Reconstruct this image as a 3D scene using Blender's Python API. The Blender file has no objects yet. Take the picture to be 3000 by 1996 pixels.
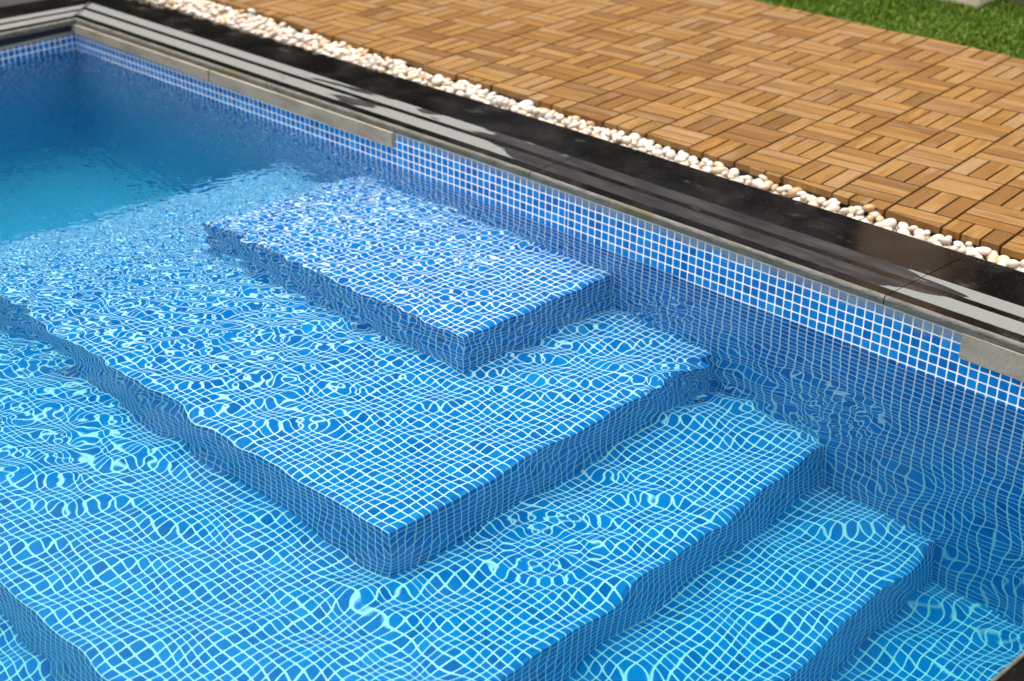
import bpy, bmesh, math, random
import numpy as np
from mathutils import Matrix, Vector

random.seed(7)
rng = np.random.default_rng(11)
S = bpy.context.scene
COL = S.collection

# ------------------------------------------------------------------ helpers
def link(o, parent=None):
    COL.objects.link(o)
    if parent is not None:
        o.parent = parent
    return o

def tag(o, label=None, cat=None, group=None, kind=None):
    if label: o['label'] = label
    if cat: o['category'] = cat
    if group: o['group'] = group
    if kind: o['kind'] = kind
    return o

def empty(name, loc=(0, 0, 0)):
    o = bpy.data.objects.new(name, None)
    o.location = loc
    o.empty_display_size = 0.1
    return link(o)

def mesh_obj(name, verts, faces, mats, parent=None, uvs=None, fmat=None, smooth=False, attrs=None):
    """verts list, faces list of index tuples, uvs: per-face list of (u,v) tuples"""
    me = bpy.data.meshes.new(name)
    me.from_pydata([tuple(v) for v in verts], [], [tuple(f) for f in faces])
    if not isinstance(mats, (list, tuple)): mats = [mats]
    for m in mats: me.materials.append(m)
    if fmat is not None:
        me.polygons.foreach_set('material_index', np.asarray(fmat, np.int32))
    if uvs is not None:
        lay = me.uv_layers.new(name='UVMap')
        flat = np.asarray([c for f in uvs for c in f], np.float32).ravel()
        lay.data.foreach_set('uv', flat)
    if smooth:
        me.polygons.foreach_set('use_smooth', np.ones(len(me.polygons), bool))
    if attrs:
        for an, (dom, vals) in attrs.items():
            a = me.attributes.new(an, 'FLOAT', dom)
            a.data.foreach_set('value', np.asarray(vals, np.float32))
    me.update()
    return link(bpy.data.objects.new(name, me), parent)

class Quads:
    """collects quads with uv and material index"""
    def __init__(s): s.v = []; s.f = []; s.uv = []; s.m = []
    def quad(s, a, b, c, d, uv=((0, 0), (1, 0), (1, 1), (0, 1)), m=0):
        n = len(s.v); s.v += [a, b, c, d]; s.f.append((n, n + 1, n + 2, n + 3)); s.uv.append(uv); s.m.append(m)
    def poly(s, pts, uv=None, m=0):
        n = len(s.v); s.v += list(pts); s.f.append(tuple(range(n, n + len(pts))))
        s.uv.append(uv if uv else [(p[0], p[1]) for p in pts]); s.m.append(m)
    def build(s, name, mats, parent=None, smooth=False):
        return mesh_obj(name, s.v, s.f, mats, parent, s.uv, s.m, smooth)

# ------------------------------------------------------------------ materials
def mat(name):
    m = bpy.data.materials.new(name); m.use_nodes = True
    nt = m.node_tree
    b = nt.nodes['Principled BSDF']
    return m, nt, b

def N(nt, typ, **kw):
    n = nt.nodes.new(typ)
    for k, v in kw.items():
        if k == 'inp':
            for i, val in v.items(): n.inputs[i].default_value = val
        else: setattr(n, k, v)
    return n

def L(nt, a, b): nt.links.new(a, b)

def math_(nt, op, a, b=None, c=None, clamp=False):
    n = nt.nodes.new('ShaderNodeMath'); n.operation = op; n.use_clamp = clamp
    for i, x in enumerate((a, b, c)):
        if x is None: continue
        if isinstance(x, (int, float)): n.inputs[i].default_value = x
        else: nt.links.new(x, n.inputs[i])
    return n.outputs[0]

def sstep(nt, x, lo, hi):
    n = nt.nodes.new('ShaderNodeMapRange'); n.interpolation_type = 'SMOOTHSTEP'
    nt.links.new(x, n.inputs[0])
    for i, v in ((1, lo), (2, hi)):
        if isinstance(v, (int, float)): n.inputs[i].default_value = v
        else: nt.links.new(v, n.inputs[i])
    return n.outputs[0]

def mix(nt, fac, a, b):
    n = nt.nodes.new('ShaderNodeMix'); n.data_type = 'RGBA'
    for sock, x in ((n.inputs[0], fac), (n.inputs[6], a), (n.inputs[7], b)):
        if isinstance(x, (int, float)): sock.default_value = x
        elif isinstance(x, tuple): sock.default_value = (*x, 1) if len(x) == 3 else x
        else: nt.links.new(x, sock)
    return n.outputs[2]

def ramp(nt, fac, stops, interp='LINEAR'):
    n = nt.nodes.new('ShaderNodeValToRGB'); n.color_ramp.interpolation = interp
    el = n.color_ramp.elements
    while len(el) < len(stops): el.new(0.5)
    for e, (p, c) in zip(el, stops):
        e.position = p; e.color = (*c, 1) if len(c) == 3 else c
    nt.links.new(fac, n.inputs[0])
    return n.outputs[0]

def noise(nt, vec, scale, detail=3, rough=.55, dim='3D'):
    n = nt.nodes.new('ShaderNodeTexNoise'); n.noise_dimensions = dim
    n.inputs['Scale'].default_value = scale; n.inputs['Detail'].default_value = detail
    n.inputs['Roughness'].default_value = rough
    if vec is not None: nt.links.new(vec, n.inputs['Vector'])
    return n.outputs['Fac']

def bump(nt, h, strength, dist, b):
    n = nt.nodes.new('ShaderNodeBump'); n.inputs['Strength'].default_value = strength
    n.inputs['Distance'].default_value = dist
    nt.links.new(h, n.inputs['Height']); nt.links.new(n.outputs[0], b.inputs['Normal'])

def make_mosaic():
    m, nt, b = mat('blue_mosaic')
    uv = N(nt, 'ShaderNodeUVMap'); uv.uv_map = 'UVMap'
    sp = N(nt, 'ShaderNodeSeparateXYZ'); L(nt, uv.outputs[0], sp.inputs[0])
    # hand-laid wobble of the joints
    wob = N(nt, 'ShaderNodeTexNoise'); wob.inputs['Scale'].default_value = .9; wob.inputs['Detail'].default_value = 2
    L(nt, uv.outputs[0], wob.inputs['Vector'])
    ws = N(nt, 'ShaderNodeSeparateColor'); L(nt, wob.outputs['Color'], ws.inputs[0])
    u = math_(nt, 'ADD', sp.outputs[0], math_(nt, 'MULTIPLY', math_(nt, 'SUBTRACT', ws.outputs[0], .5), .10))
    v = math_(nt, 'ADD', sp.outputs[1], math_(nt, 'MULTIPLY', math_(nt, 'SUBTRACT', ws.outputs[1], .5), .10))
    fu = math_(nt, 'ABSOLUTE', math_(nt, 'SUBTRACT', math_(nt, 'FRACT', u), .5))
    fv = math_(nt, 'ABSOLUTE', math_(nt, 'SUBTRACT', math_(nt, 'FRACT', v), .5))
    # rounded-square distance
    a = math_(nt, 'POWER', fu, 9.0); c = math_(nt, 'POWER', fv, 9.0)
    dd = math_(nt, 'POWER', math_(nt, 'ADD', a, c), 1 / 9.0)
    grout = sstep(nt, dd, .416, .440)
    cu = math_(nt, 'FLOOR', u); cv = math_(nt, 'FLOOR', v)
    cb = N(nt, 'ShaderNodeCombineXYZ'); L(nt, cu, cb.inputs[0]); L(nt, cv, cb.inputs[1])
    wn = N(nt, 'ShaderNodeTexWhiteNoise'); wn.noise_dimensions = '3D'; L(nt, cb.outputs[0], wn.inputs['Vector'])
    tile = ramp(nt, wn.outputs[0], [(0, (.001, .092, .34)), (.25, (.0015, .138, .45)), (.7, (.002, .176, .51)), (.93, (.003, .200, .55)), (1, (.010, .26, .58))])
    # glaze streaks within a chip
    st = N(nt, 'ShaderNodeMapping'); st.inputs['Scale'].default_value = (7, 1.6, 1)
    L(nt, uv.outputs[0], st.inputs[0])
    nz = noise(nt, st.outputs[0], 1.0, 4, .6)
    tile2 = mix(nt, math_(nt, 'MULTIPLY', sstep(nt, nz, .42, .75), .42), tile, (.006, .22, .54))
    gn = noise(nt, uv.outputs[0], .35, 4, .6)
    grc = ramp(nt, gn, [(.3, (.80, .78, .70)), (.6, (.87, .855, .79)), (.8, (.80, .76, .64))])
    # lime and algae film on the top row just under the kerb
    geo = N(nt, 'ShaderNodeNewGeometry'); pz = N(nt, 'ShaderNodeSeparateXYZ'); L(nt, geo.outputs['Position'], pz.inputs[0])
    gz = sstep(nt, math_(nt, 'ADD', pz.outputs[2], math_(nt, 'MULTIPLY', math_(nt, 'SUBTRACT', noise(nt, geo.outputs['Position'], 22, 4, .65), .5), .05)), -.006, .022)
    film = mix(nt, noise(nt, geo.outputs['Position'], 60, 3, .6), (.20, .21, .20), (.30, .26, .13))
    L(nt, mix(nt, math_(nt, 'MULTIPLY', gz, .62), mix(nt, grout, tile2, grc), film), b.inputs['Base Color'])
    rg = N(nt, 'ShaderNodeMapRange'); L(nt, grout, rg.inputs[0]); rg.inputs[3].default_value = .16; rg.inputs[4].default_value = .65
    L(nt, rg.outputs[0], b.inputs['Roughness'])
    b.inputs['Specular IOR Level'].default_value = .4
    bump(nt, math_(nt, 'SUBTRACT', 1.0, grout), .5, .0012, b)
    return m

def make_granite():
    m, nt, b = mat('black_granite')
    uv = N(nt, 'ShaderNodeUVMap'); uv.uv_map = 'UVMap'
    sp = N(nt, 'ShaderNodeSeparateXYZ'); L(nt, uv.outputs[0], sp.inputs[0])
    u, v = sp.outputs[0], sp.outputs[1]
    vw = math_(nt, 'ADD', v, math_(nt, 'MULTIPLY', math_(nt, 'SUBTRACT', noise(nt, uv.outputs[0], 60, 2), .5), .003))
    def band(lo, hi):
        return math_(nt, 'MULTIPLY', sstep(nt, vw, lo - .0015, lo + .0015), math_(nt, 'SUBTRACT', 1.0, sstep(nt, vw, hi - .0015, hi + .0015)))
    flamed = math_(nt, 'MAXIMUM', band(.040, .094), band(.117, .166))
    # where the flamed strips are dry: a profile along the kerb plus ragged noise
    un = N(nt, 'ShaderNodeMapRange'); L(nt, u, un.inputs[0]); un.inputs[1].default_value = -2.6; un.inputs[2].default_value = 2.1
    def at(x): return (x + 2.6) / 4.7
    g = lambda x: (x, x, x)
    prof = ramp(nt, un.outputs[0], [(0, g(1.0)), (at(-2.0), g(.85)), (at(-1.3), g(.66)), (at(-1.0), g(.56)), (at(-.45), g(.58)), (at(-.25), g(.40)),
                                    (at(.0), g(.16)), (at(.80), g(.12)), (at(.93), g(.62)), (at(1.15), g(.80)), (1, g(.8))])
    mp = N(nt, 'ShaderNodeMapping'); mp.inputs['Scale'].default_value = (2.4, 10, 1); L(nt, uv.outputs[0], mp.inputs[0])
    wz = N(nt, 'ShaderNodeTexNoise'); wz.inputs['Scale'].default_value = 1.3; wz.inputs['Detail'].default_value = 3; wz.inputs['Roughness'].default_value = .45; wz.inputs['Distortion'].default_value = .8
    L(nt, mp.outputs[0], wz.inputs['Vector'])
    dry = sstep(nt, math_(nt, 'ADD', prof, math_(nt, 'MULTIPLY', math_(nt, 'SUBTRACT', wz.outputs['Fac'], .5), 1.5)), .47, .53)
    damp = math_(nt, 'MULTIPLY', sstep(nt, noise(nt, mp.outputs[0], 2.2, 5, .65), .35, .7), .55)
    fine = noise(nt, uv.outputs[0], 420, 3, .7)
    gr = math_(nt, 'MULTIPLY', math_(nt, 'ADD', .72, math_(nt, 'MULTIPLY', fine, .55)), 1.0)
    dryc = mix(nt, fine, (0.1176, 0.1176, 0.1084), (0.1920, 0.1920, 0.1765))
    wetc = mix(nt, damp, (0.0144, 0.0140, 0.0136), (0.0640, 0.0608, 0.0560))
    flc = mix(nt, dry, wetc, dryc)
    # polished: near black with crystal specks, watery smears and a few dried splashes
    vo = N(nt, 'ShaderNodeTexVoronoi'); vo.inputs['Scale'].default_value = 420; L(nt, uv.outputs[0], vo.inputs['Vector'])
    spk = math_(nt, 'MULTIPLY', sstep(nt, vo.outputs['Color'], .86, .93), .5)
    cl = noise(nt, uv.outputs[0], 7, 5, .65)
    pol = mix(nt, sstep(nt, cl, .4, .8), (.004, .0036, .0034), (.018, .0155, .013))
    pol = mix(nt, spk, pol, (.09, .082, .07))
    spl = N(nt, 'ShaderNodeMapping'); spl.inputs['Scale'].default_value = (7, 13, 1); L(nt, uv.outputs[0], spl.inputs[0])
    sm = math_(nt, 'MULTIPLY', sstep(nt, noise(nt, spl.outputs[0], 1.0, 5, .6), .60, .72), .38)
    pol = mix(nt, sm, pol, (.10, .092, .08))
    c = mix(nt, flamed, pol, flc)
    L(nt, c, b.inputs['Base Color'])
    rp = math_(nt, 'ADD', .07, math_(nt, 'MULTIPLY', sstep(nt, cl, .35, .75), .10))
    rf = math_(nt, 'ADD', .34, math_(nt, 'MULTIPLY', dry, .40))
    rr = N(nt, 'ShaderNodeMix'); L(nt, flamed, rr.inputs[0]); L(nt, rp, rr.inputs[2]); L(nt, rf, rr.inputs[3])
    L(nt, rr.outputs[0], b.inputs['Roughness'])
    hb = math_(nt, 'ADD', math_(nt, 'MULTIPLY', math_(nt, 'MULTIPLY', fine, flamed), .5), math_(nt, 'MULTIPLY', flamed, -.6))
    bump(nt, hb, .5, .0015, b)
    return m

def make_weathered():
    m, nt, b = mat('weathered_stone_edge')
    tc = N(nt, 'ShaderNodeTexCoord')
    geo = N(nt, 'ShaderNodeNewGeometry')
    p = geo.outputs['Position']
    st = N(nt, 'ShaderNodeMapping'); st.inputs['Scale'].default_value = (1, 3, 5); L(nt, p, st.inputs[0])
    n1 = noise(nt, st.outputs[0], 16, 9, .75)
    c = ramp(nt, n1, [(.25, (.030, .027, .022)), (.42, (.085, .078, .060)), (.58, (.155, .145, .118)), (.8, (.24, .225, .19))])
    n2 = noise(nt, p, 6.5, 4, .6)
    sz = N(nt, 'ShaderNodeSeparateXYZ'); L(nt, p, sz.inputs[0])
    moss = math_(nt, 'MULTIPLY', sstep(nt, n2, .52, .66), .75)
    c = mix(nt, moss, c, (.105, .088, .018))
    L(nt, c, b.inputs['Base Color']); b.inputs['Roughness'].default_value = .6
    bump(nt, noise(nt, p, 130, 5, .75), .9, .004, b)
    return m

def make_cement():
    m, nt, b = mat('bare_cement')
    geo = N(nt, 'ShaderNodeNewGeometry'); p = geo.outputs['Position']
    st = N(nt, 'ShaderNodeMapping'); st.inputs['Scale'].default_value = (1, 1, 3); L(nt, p, st.inputs[0])
    n1 = noise(nt, st.outputs[0], 7, 6, .65); n2 = noise(nt, p, 190, 3, .7)
    c = ramp(nt, n1, [(.25, (0.1788, 0.1410, 0.0944)), (.5, (0.3312, 0.2821, 0.2098)), (.75, (0.4107, 0.3627, 0.2867))])
    c = mix(nt, math_(nt, 'MULTIPLY', sstep(nt, n2, .35, .7), .4), c, (.16, .14, .11))
    rust = math_(nt, 'MULTIPLY', sstep(nt, noise(nt, p, 15, 4, .6), .62, .72), .55)
    c = mix(nt, rust, c, (.26, .13, .05))
    L(nt, c, b.inputs['Base Color']); b.inputs['Roughness'].default_value = .85
    bump(nt, math_(nt, 'ADD', n2, n1), .6, .004, b)
    return m

def make_wood():
    m, nt, b = mat('deck_wood')
    uv = N(nt, 'ShaderNodeUVMap'); uv.uv_map = 'UVMap'
    at = N(nt, 'ShaderNodeAttribute'); at.attribute_name = 'slat'
    oi = N(nt, 'ShaderNodeObjectInfo')
    cb = N(nt, 'ShaderNodeCombineXYZ'); L(nt, at.outputs['Fac'], cb.inputs[0]); L(nt, math_(nt, 'MULTIPLY', oi.outputs['Random'], 97.3), cb.inputs[1])
    wn = N(nt, 'ShaderNodeTexWhiteNoise'); wn.noise_dimensions = '2D'; L(nt, cb.outputs[0], wn.inputs['Vector'])
    sc = N(nt, 'ShaderNodeSeparateColor'); L(nt, wn.outputs['Color'], sc.inputs[0])
    off = N(nt, 'ShaderNodeVectorMath'); off.operation = 'SCALE'; L(nt, wn.outputs['Color'], off.inputs[0]); off.inputs['Scale'].default_value = 40
    ad = N(nt, 'ShaderNodeVectorMath'); ad.operation = 'ADD'; L(nt, uv.outputs[0], ad.inputs[0]); L(nt, off.outputs[0], ad.inputs[1])
    mp = N(nt, 'ShaderNodeMapping'); mp.inputs['Scale'].default_value = (5, 70, 1); L(nt, ad.outputs[0], mp.inputs[0])
    grain = N(nt, 'ShaderNodeTexNoise'); grain.inputs['Scale'].default_value = 1.5; grain.inputs['Detail'].default_value = 5
    grain.inputs['Roughness'].default_value = .6; grain.inputs['Distortion'].default_value = .5
    L(nt, mp.outputs[0], grain.inputs['Vector'])
    mp2 = N(nt, 'ShaderNodeMapping'); mp2.inputs['Scale'].default_value = (6, 26, 1); L(nt, ad.outputs[0], mp2.inputs[0])
    blot = noise(nt, mp2.outputs[0], 1.2, 3, .55)
    base = ramp(nt, wn.outputs[0], [(0, (0.1399, 0.0651, 0.0129)), (.3, (0.2239, 0.1123, 0.0240)), (.6, (0.2658, 0.1400, 0.0351)), (.85, (0.2519, 0.1478, 0.0545)), (1, (0.2845, 0.1320, 0.0175))])
    dark = ramp(nt, wn.outputs[0], [(0, (0.1200, 0.0464, 0.0096)), (1, (0.1680, 0.0736, 0.0200))])
    c = mix(nt, math_(nt, 'MULTIPLY', sstep(nt, grain.outputs['Fac'], .40, .66), .72), base, dark)
    # sun-bleached grey film on some boards
    c = mix(nt, math_(nt, 'MULTIPLY', sstep(nt, blot, .42, .70), math_(nt, 'MULTIPLY', sc.outputs[1], .5)), c, (0.2948, 0.1892, 0.1188))
    # oil/water stains on a few boards
    stain = math_(nt, 'MULTIPLY', sstep(nt, sc.outputs[2], .74, .82), sstep(nt, blot, .40, .56))
    c = mix(nt, math_(nt, 'MULTIPLY', stain, .75), c, (.17, .068, .008))
    L(nt, c, b.inputs['Base Color'])
    b.inputs['Roughness'].default_value = .5
    b.inputs['Specular IOR Level'].default_value = .35
    bump(nt, grain.outputs['Fac'], .35, .0015, b)
    return m

def simple(name, col, rough=.6, nscale=None, var=.25, bumpd=0, spec=.5):
    m, nt, b = mat(name)
    b.inputs['Roughness'].default_value = rough; b.inputs['Specular IOR Level'].default_value = spec
    if nscale:
        geo = N(nt, 'ShaderNodeNewGeometry')
        n1 = noise(nt, geo.outputs['Position'], nscale, 5, .6)
        lo = tuple(x * (1 - var) for x in col); hi = tuple(min(1, x * (1 + var)) for x in col)
        L(nt, ramp(nt, n1, [(.3, lo), (.7, hi)]), b.inputs['Base Color'])
        if bumpd: bump(nt, n1, .6, bumpd, b)
    else:
        b.inputs['Base Color'].default_value = (*col, 1)
    return m

def make_pebble():
    m, nt, b = mat('pebble_stone')
    at = N(nt, 'ShaderNodeAttribute'); at.attribute_name = 'tint'
    oi = N(nt, 'ShaderNodeObjectInfo')
    tint = math_(nt, 'FRACT', math_(nt, 'ADD', at.outputs['Fac'], 0.0))
    oc = oi.outputs['Color']
    geo = N(nt, 'ShaderNodeNewGeometry')
    n1 = noise(nt, geo.outputs['Position'], 55, 4, .6)
    # object colour carries each pebble's own stone colour; the heap below uses its vertex tint
    heap = ramp(nt, tint, [(0, (0.5808, 0.5280, 0.4664)), (.35, (0.5280, 0.4312, 0.3256)), (.6, (0.5104, 0.3960, 0.3168)), (.8, (0.4048, 0.2552, 0.1232)), (1, (0.5104, 0.4752, 0.4400))])
    isheap = sstep(nt, at.outputs['Fac'], -.5, -.4)
    c = mix(nt, isheap, oc, heap)
    hs = N(nt, 'ShaderNodeHueSaturation'); L(nt, c, hs.inputs['Color'])
    L(nt, math_(nt, 'ADD', .78, math_(nt, 'MULTIPLY', n1, .42)), hs.inputs['Value'])
    c2 = mix(nt, math_(nt, 'MULTIPLY', sstep(nt, n1, .56, .72), .25), hs.outputs[0], (.62, .45, .30))
    L(nt, c2, b.inputs['Base Color'])
    b.inputs['Roughness'].default_value = .45
    b.inputs['Subsurface Weight'].default_value = 0.0
    bump(nt, noise(nt, geo.outputs['Position'], 230, 3, .6), .25, .001, b)
    return m

def make_water():
    m, nt, b = mat('pool_water')
    nt.nodes.remove(b)
    out = nt.nodes['Material Output']
    # clear surface: refraction with a soft sheen (gentler than a perfect mirror at low angles)
    rf = N(nt, 'ShaderNodeBsdfRefraction'); rf.inputs['IOR'].default_value = 1.333; rf.inputs['Roughness'].default_value = 0
    rf.inputs['Color'].default_value = (1, 1, 1, 1)
    gl = N(nt, 'ShaderNodeBsdfGlossy'); gl.inputs['Roughness'].default_value = 0; gl.inputs['Color'].default_value = (1, 1, 1, 1)
    fr = N(nt, 'ShaderNodeFresnel'); fr.inputs['IOR'].default_value = 1.333
    ms = N(nt, 'ShaderNodeMixShader')
    L(nt, math_(nt, 'POWER', fr.outputs[0], 1.4), ms.inputs[0]); L(nt, rf.outputs[0], ms.inputs[1]); L(nt, gl.outputs[0], ms.inputs[2])
    L(nt, ms.outputs[0], out.inputs['Surface'])
    va = N(nt, 'ShaderNodeVolumeAbsorption'); va.inputs['Color'].default_value = (.16, .915, .993, 1); va.inputs["Density"].default_value = 1.15
    vs = N(nt, 'ShaderNodeVolumeScatter'); vs.inputs['Color'].default_value = (.02, .40, 1.0, 1); vs.inputs['Density'].default_value = .28
    vs.inputs['Anisotropy'].default_value = .3
    av = N(nt, 'ShaderNodeAddShader'); L(nt, va.outputs[0], av.inputs[0]); L(nt, vs.outputs[0], av.inputs[1])
    L(nt, av.outputs[0], out.inputs['Volume'])
    return m

def make_grass():
    m, nt, b = mat('grass_blades')
    at = N(nt, 'ShaderNodeAttribute'); at.attribute_name = 'tint'
    geo = N(nt, 'ShaderNodeNewGeometry')
    n1 = noise(nt, geo.outputs['Position'], 5, 3, .6)
    f = math_(nt, 'ADD', math_(nt, 'MULTIPLY', at.outputs['Fac'], .7), math_(nt, 'MULTIPLY', n1, .4))
    c = ramp(nt, f, [(.1, (0.0205, 0.0635, 0.0031)), (.45, (0.0676, 0.1384, 0.0051)), (.75, (0.1281, 0.1999, 0.0103)), (1, (0.2050, 0.2409, 0.0307))])
    L(nt, c, b.inputs['Base Color']); b.inputs['Roughness'].default_value = .5; b.inputs['Specular IOR Level'].default_value = .25
    return m

M_mos = make_mosaic(); M_gra = make_granite(); M_edge = make_weathered(); M_cem = make_cement(); M_wood = make_wood()
M_base = simple('tile_base_plastic', (.012, .011, .010), .6)
M_peb = make_pebble(); M_water = make_water(); M_grass = make_grass()
M_soil = simple('lawn_soil', (.030, .045, .010), .95, 30, .4, .004)
M_ground = simple('garden_ground', (.030, .026, .020), .9, 3, .4)
M_bed = simple('gravel_bed_sand', (.50, .44, .36), .9, 120, .35, .004)
M_lime = simple('pale_limestone', (.60, .50, .38), .8, 20, .2, .003)
M_slate = simple('grey_paver', (.11, .10, .10), .8, 25, .3, .003)
M_orange = simple('orange_plastic', (.62, .20, .015), .45, 40, .15)
M_shell = simple('pool_concrete_shell', (.3, .28, .25), .9, 10, .2)

# ------------------------------------------------------------------ geometry constants (metres)
CAM = Vector((2.4177, -2.5618, 1.3507))
P = .023295        # mosaic pitch
Qv = .022455       # vertical pitch on the walls
SL = .0079         # the kerb and mosaic rows run very slightly out of level
ZW = -.0865        # water level
X_FAR, X_NEAR, Y_FRONT = -2.40, 1.735, -3.05
FLOOR = ZW - .90
DEEP = ZW - 1.02

def yw(x):         # the long wall bows in a little towards the far corner
    return -.022 * max(0.0, -.3 - x)
def zs(x): return SL * x
SKEW = -.10        # far end wall is not quite square
def xe(y): return X_FAR + SKEW * (y - yw(X_FAR))

# ------------------------------------------------------------------ swimming pool
pool = tag(empty('swimming_pool', (0, 0, ZW)), 'blue mosaic swimming pool with wide corner steps under clear water', 'pool')
PO = Vector((0, 0, ZW))
def rel(p): return (p[0] - PO.x, p[1] - PO.y, p[2] - PO.z)

def urow(x):
    if x >= 0: return x / P
    if x >= -.5 * P: return 2 * x / P
    return x / P - .5

# long side wall behind the steps
q = Quads()
xs = sorted(set([-2.55] + list(np.linspace(-2.4, 1.8, 36)) + [-.5 * P, 0.0]))
for a, b_ in zip(xs[:-1], xs[1:]):
    ztop = .026
    pa = (a, yw(a), ztop + zs(a)); pb = (b_, yw(b_), ztop + zs(b_)); pc = (b_, yw(b_), DEEP - .05); pd = (a, yw(a), DEEP - .05)
    ua, ub = urow(a + 1e-6), urow(b_ - 1e-6)
    vf = lambda p: (p[2] - zs(p[0])) / Qv
    q.quad(rel(pd), rel(pc), rel(pb), rel(pa), ((ua, vf(pd)), (ub, vf(pc)), (ub, vf(pb)), (ua, vf(pa))))
    # top and back of the shell
    ba = (a, .30, ztop + zs(a) - .004); bb = (b_, .30, ztop + zs(b_) - .004)
    q.quad(rel(pa), rel(pb), rel(bb), rel(ba), m=1)
    q.quad(rel(ba), rel(bb), rel((b_, .30, DEEP - .05)), rel((a, .30, DEEP - .05)), m=1)
q.build('wall', [M_mos, M_shell], pool)
# far end wall
q = Quads()
ys = list(np.linspace(Y_FRONT - .1, yw(X_FAR) + .01, 14))
zt = .026 + zs(X_FAR)
for a, b_ in zip(ys[:-1], ys[1:]):
    pa = (xe(a), a, zt); pb = (xe(b_), b_, zt)
    f = lambda p: ((p[1] + .011) / P, (p[2] - zs(X_FAR)) / Qv)
    pc = (pb[0], pb[1], DEEP - .05); pd = (pa[0], pa[1], DEEP - .05)
    q.quad(rel(pd), rel(pc), rel(pb), rel(pa), (f(pd), f(pc), f(pb), f(pa)))
    q.quad(rel(pa), rel(pb), rel((-2.75, b_, zt - .004)), rel((-2.75, a, zt - .004)), m=1)
q.build('wall', [M_mos, M_shell], pool)
# near end wall and front wall (mostly outside the frame)
q = Quads()
zt = .026 + zs(X_NEAR)
f = lambda p: (p[1] / P, (p[2] - zs(X_NEAR)) / Qv)
c4 = [(X_NEAR, yw(0) + .01, DEEP), (X_NEAR, Y_FRONT, DEEP), (X_NEAR, Y_FRONT, zt), (X_NEAR, .01, zt)]
q.quad(*[rel(p) for p in c4], tuple(f(p) for p in c4))
q.quad(rel((X_NEAR, .01, zt)), rel((X_NEAR, Y_FRONT, zt)), rel((X_NEAR + .3, Y_FRONT, zt - .004)), rel((X_NEAR + .3, .01, zt - .004)), m=1)
q.build('wall', [M_mos, M_shell], pool)
q = Quads()
f = lambda p: (p[0] / P, p[2] / Qv)
c4 = [(X_NEAR + .05, Y_FRONT, DEEP), (-2.3, Y_FRONT, DEEP), (-2.3, Y_FRONT, .0), (X_NEAR + .05, Y_FRONT, .0)]
q.quad(*[rel(p) for p in c4], tuple(f(p) for p in c4))
q.quad(rel((X_NEAR + .05, Y_FRONT, .0)), rel((-2.3, Y_FRONT, .0)), rel((-2.3, Y_FRONT - .3, -.004)), rel((X_NEAR + .05, Y_FRONT - .3, -.004)), m=1)
q.build('wall', [M_mos, M_shell], pool)
# deep floor
q = Quads()
c4 = [(-2.5, Y_FRONT - .05, DEEP), (1.8, Y_FRONT - .05, DEEP), (1.8, .05, DEEP), (-2.5, .05, DEEP)]
q.quad(*[rel(p) for p in c4], tuple((p[0] / P, p[1] / P) for p in c4))
q.build('floor', M_mos, pool)

PS = P * .90      # the treads are laid with slightly tighter joints
def step(name, xf, xn_c, xn_w, y_c, slope, z, zb):
    """terrace against the long wall: far end xf, near edge from xn_w (wall) to xn_c (corner), front edge y_c at the corner"""
    q = Quads()
    A = np.array((xf, .03)); B = np.array((xn_w, .03)); Cc = np.array((xn_c, y_c)); D = np.array((xf, y_c + slope * (xf - xn_c)))
    w = .0065
    def uvp(p): return (p[0] / PS, p[1] / PS)
    # integer grid lines close to each edge so that a whole chip ends at the nosing
    ou = round(Cc[0] / PS) - Cc[0] / PS; ov = round(Cc[1] / PS) - Cc[1] / PS
    dx = (B[0] - Cc[0]) / (B[1] - Cc[1]); dy = slope
    def uvt(p):
        lx = p[0] - Cc[0] - dx * (p[1] - Cc[1]); ly = p[1] - Cc[1] - dy * (p[0] - Cc[0])
        return (lx / PS + round(Cc[0] / PS) + .02, ly / PS + round(Cc[1] / PS) - .02)
    n_ = 1
    inner = [A + (w, 0), B + (-w, 0), Cc + (-w, w), D + (w, w)]
    q.quad(*[rel((p[0], p[1], z)) for p in (inner[3], inner[2], inner[1], inner[0])], tuple(uvt(p) for p in (inner[3], inner[2], inner[1], inner[0])))
    # nosing strips: chips standing on edge, joints only across
    zn = z - .003
    fu = lambda p, v: (uvt(p)[0], v)
    fv = lambda p, u_: (u_, uvt(p)[1])
    q.quad(rel((*D, zn)), rel((*Cc, zn)), rel((*inner[2], z)), rel((*inner[3], z)), (fu(D, -.02), fu(Cc, -.02), fu(inner[2], .35), fu(inner[3], .35)))
    q.quad(rel((*Cc, zn)), rel((*B, zn)), rel((*inner[1], z)), rel((*inner[2], z)), (fv(Cc, .3), fv(B, .3), fv(inner[1], .6), fv(inner[2], .6)))
    q.quad(rel((*A, zn)), rel((*D, zn)), rel((*inner[3], z)), rel((*inner[0], z)), (fv(A, .3), fv(D, .3), fv(inner[3], .6), fv(inner[0], .6)))
    # risers
    for p, r_ in ((D, Cc), (Cc, B), (A, D)):
        if p is D:   f = lambda t, zz: (uvt(t)[0], (zz - zn) / PS - .05)
        else:        f = lambda t, zz: (uvt(t)[1], (zz - zn) / PS - .05)
        q.quad(rel((*p, zb)), rel((*r_, zb)), rel((*r_, zn)), rel((*p, zn)), (f(p, zb), f(r_, zb), f(r_, zn), f(p, zn)))
    return q.build(name, M_mos, pool)

D1, D2, D3, D4 = ZW - .150, ZW - .350, ZW - .540, ZW - .720
step('step', -.815, .160, .156, -.508, .050, D1, D2 - .004)
step('step', -1.215, .526, .496, -1.035, .050, D2, D3 - .004)
step('step', -1.262, .905, .830, -1.572, .030, D3, D4 - .004)
step('step', -1.298, 1.185, 1.145, -2.110, .020, D4, FLOOR - .004)
step('step', -1.330, 1.90, 1.90, -3.20, .0, FLOOR, DEEP - .01)

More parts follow.
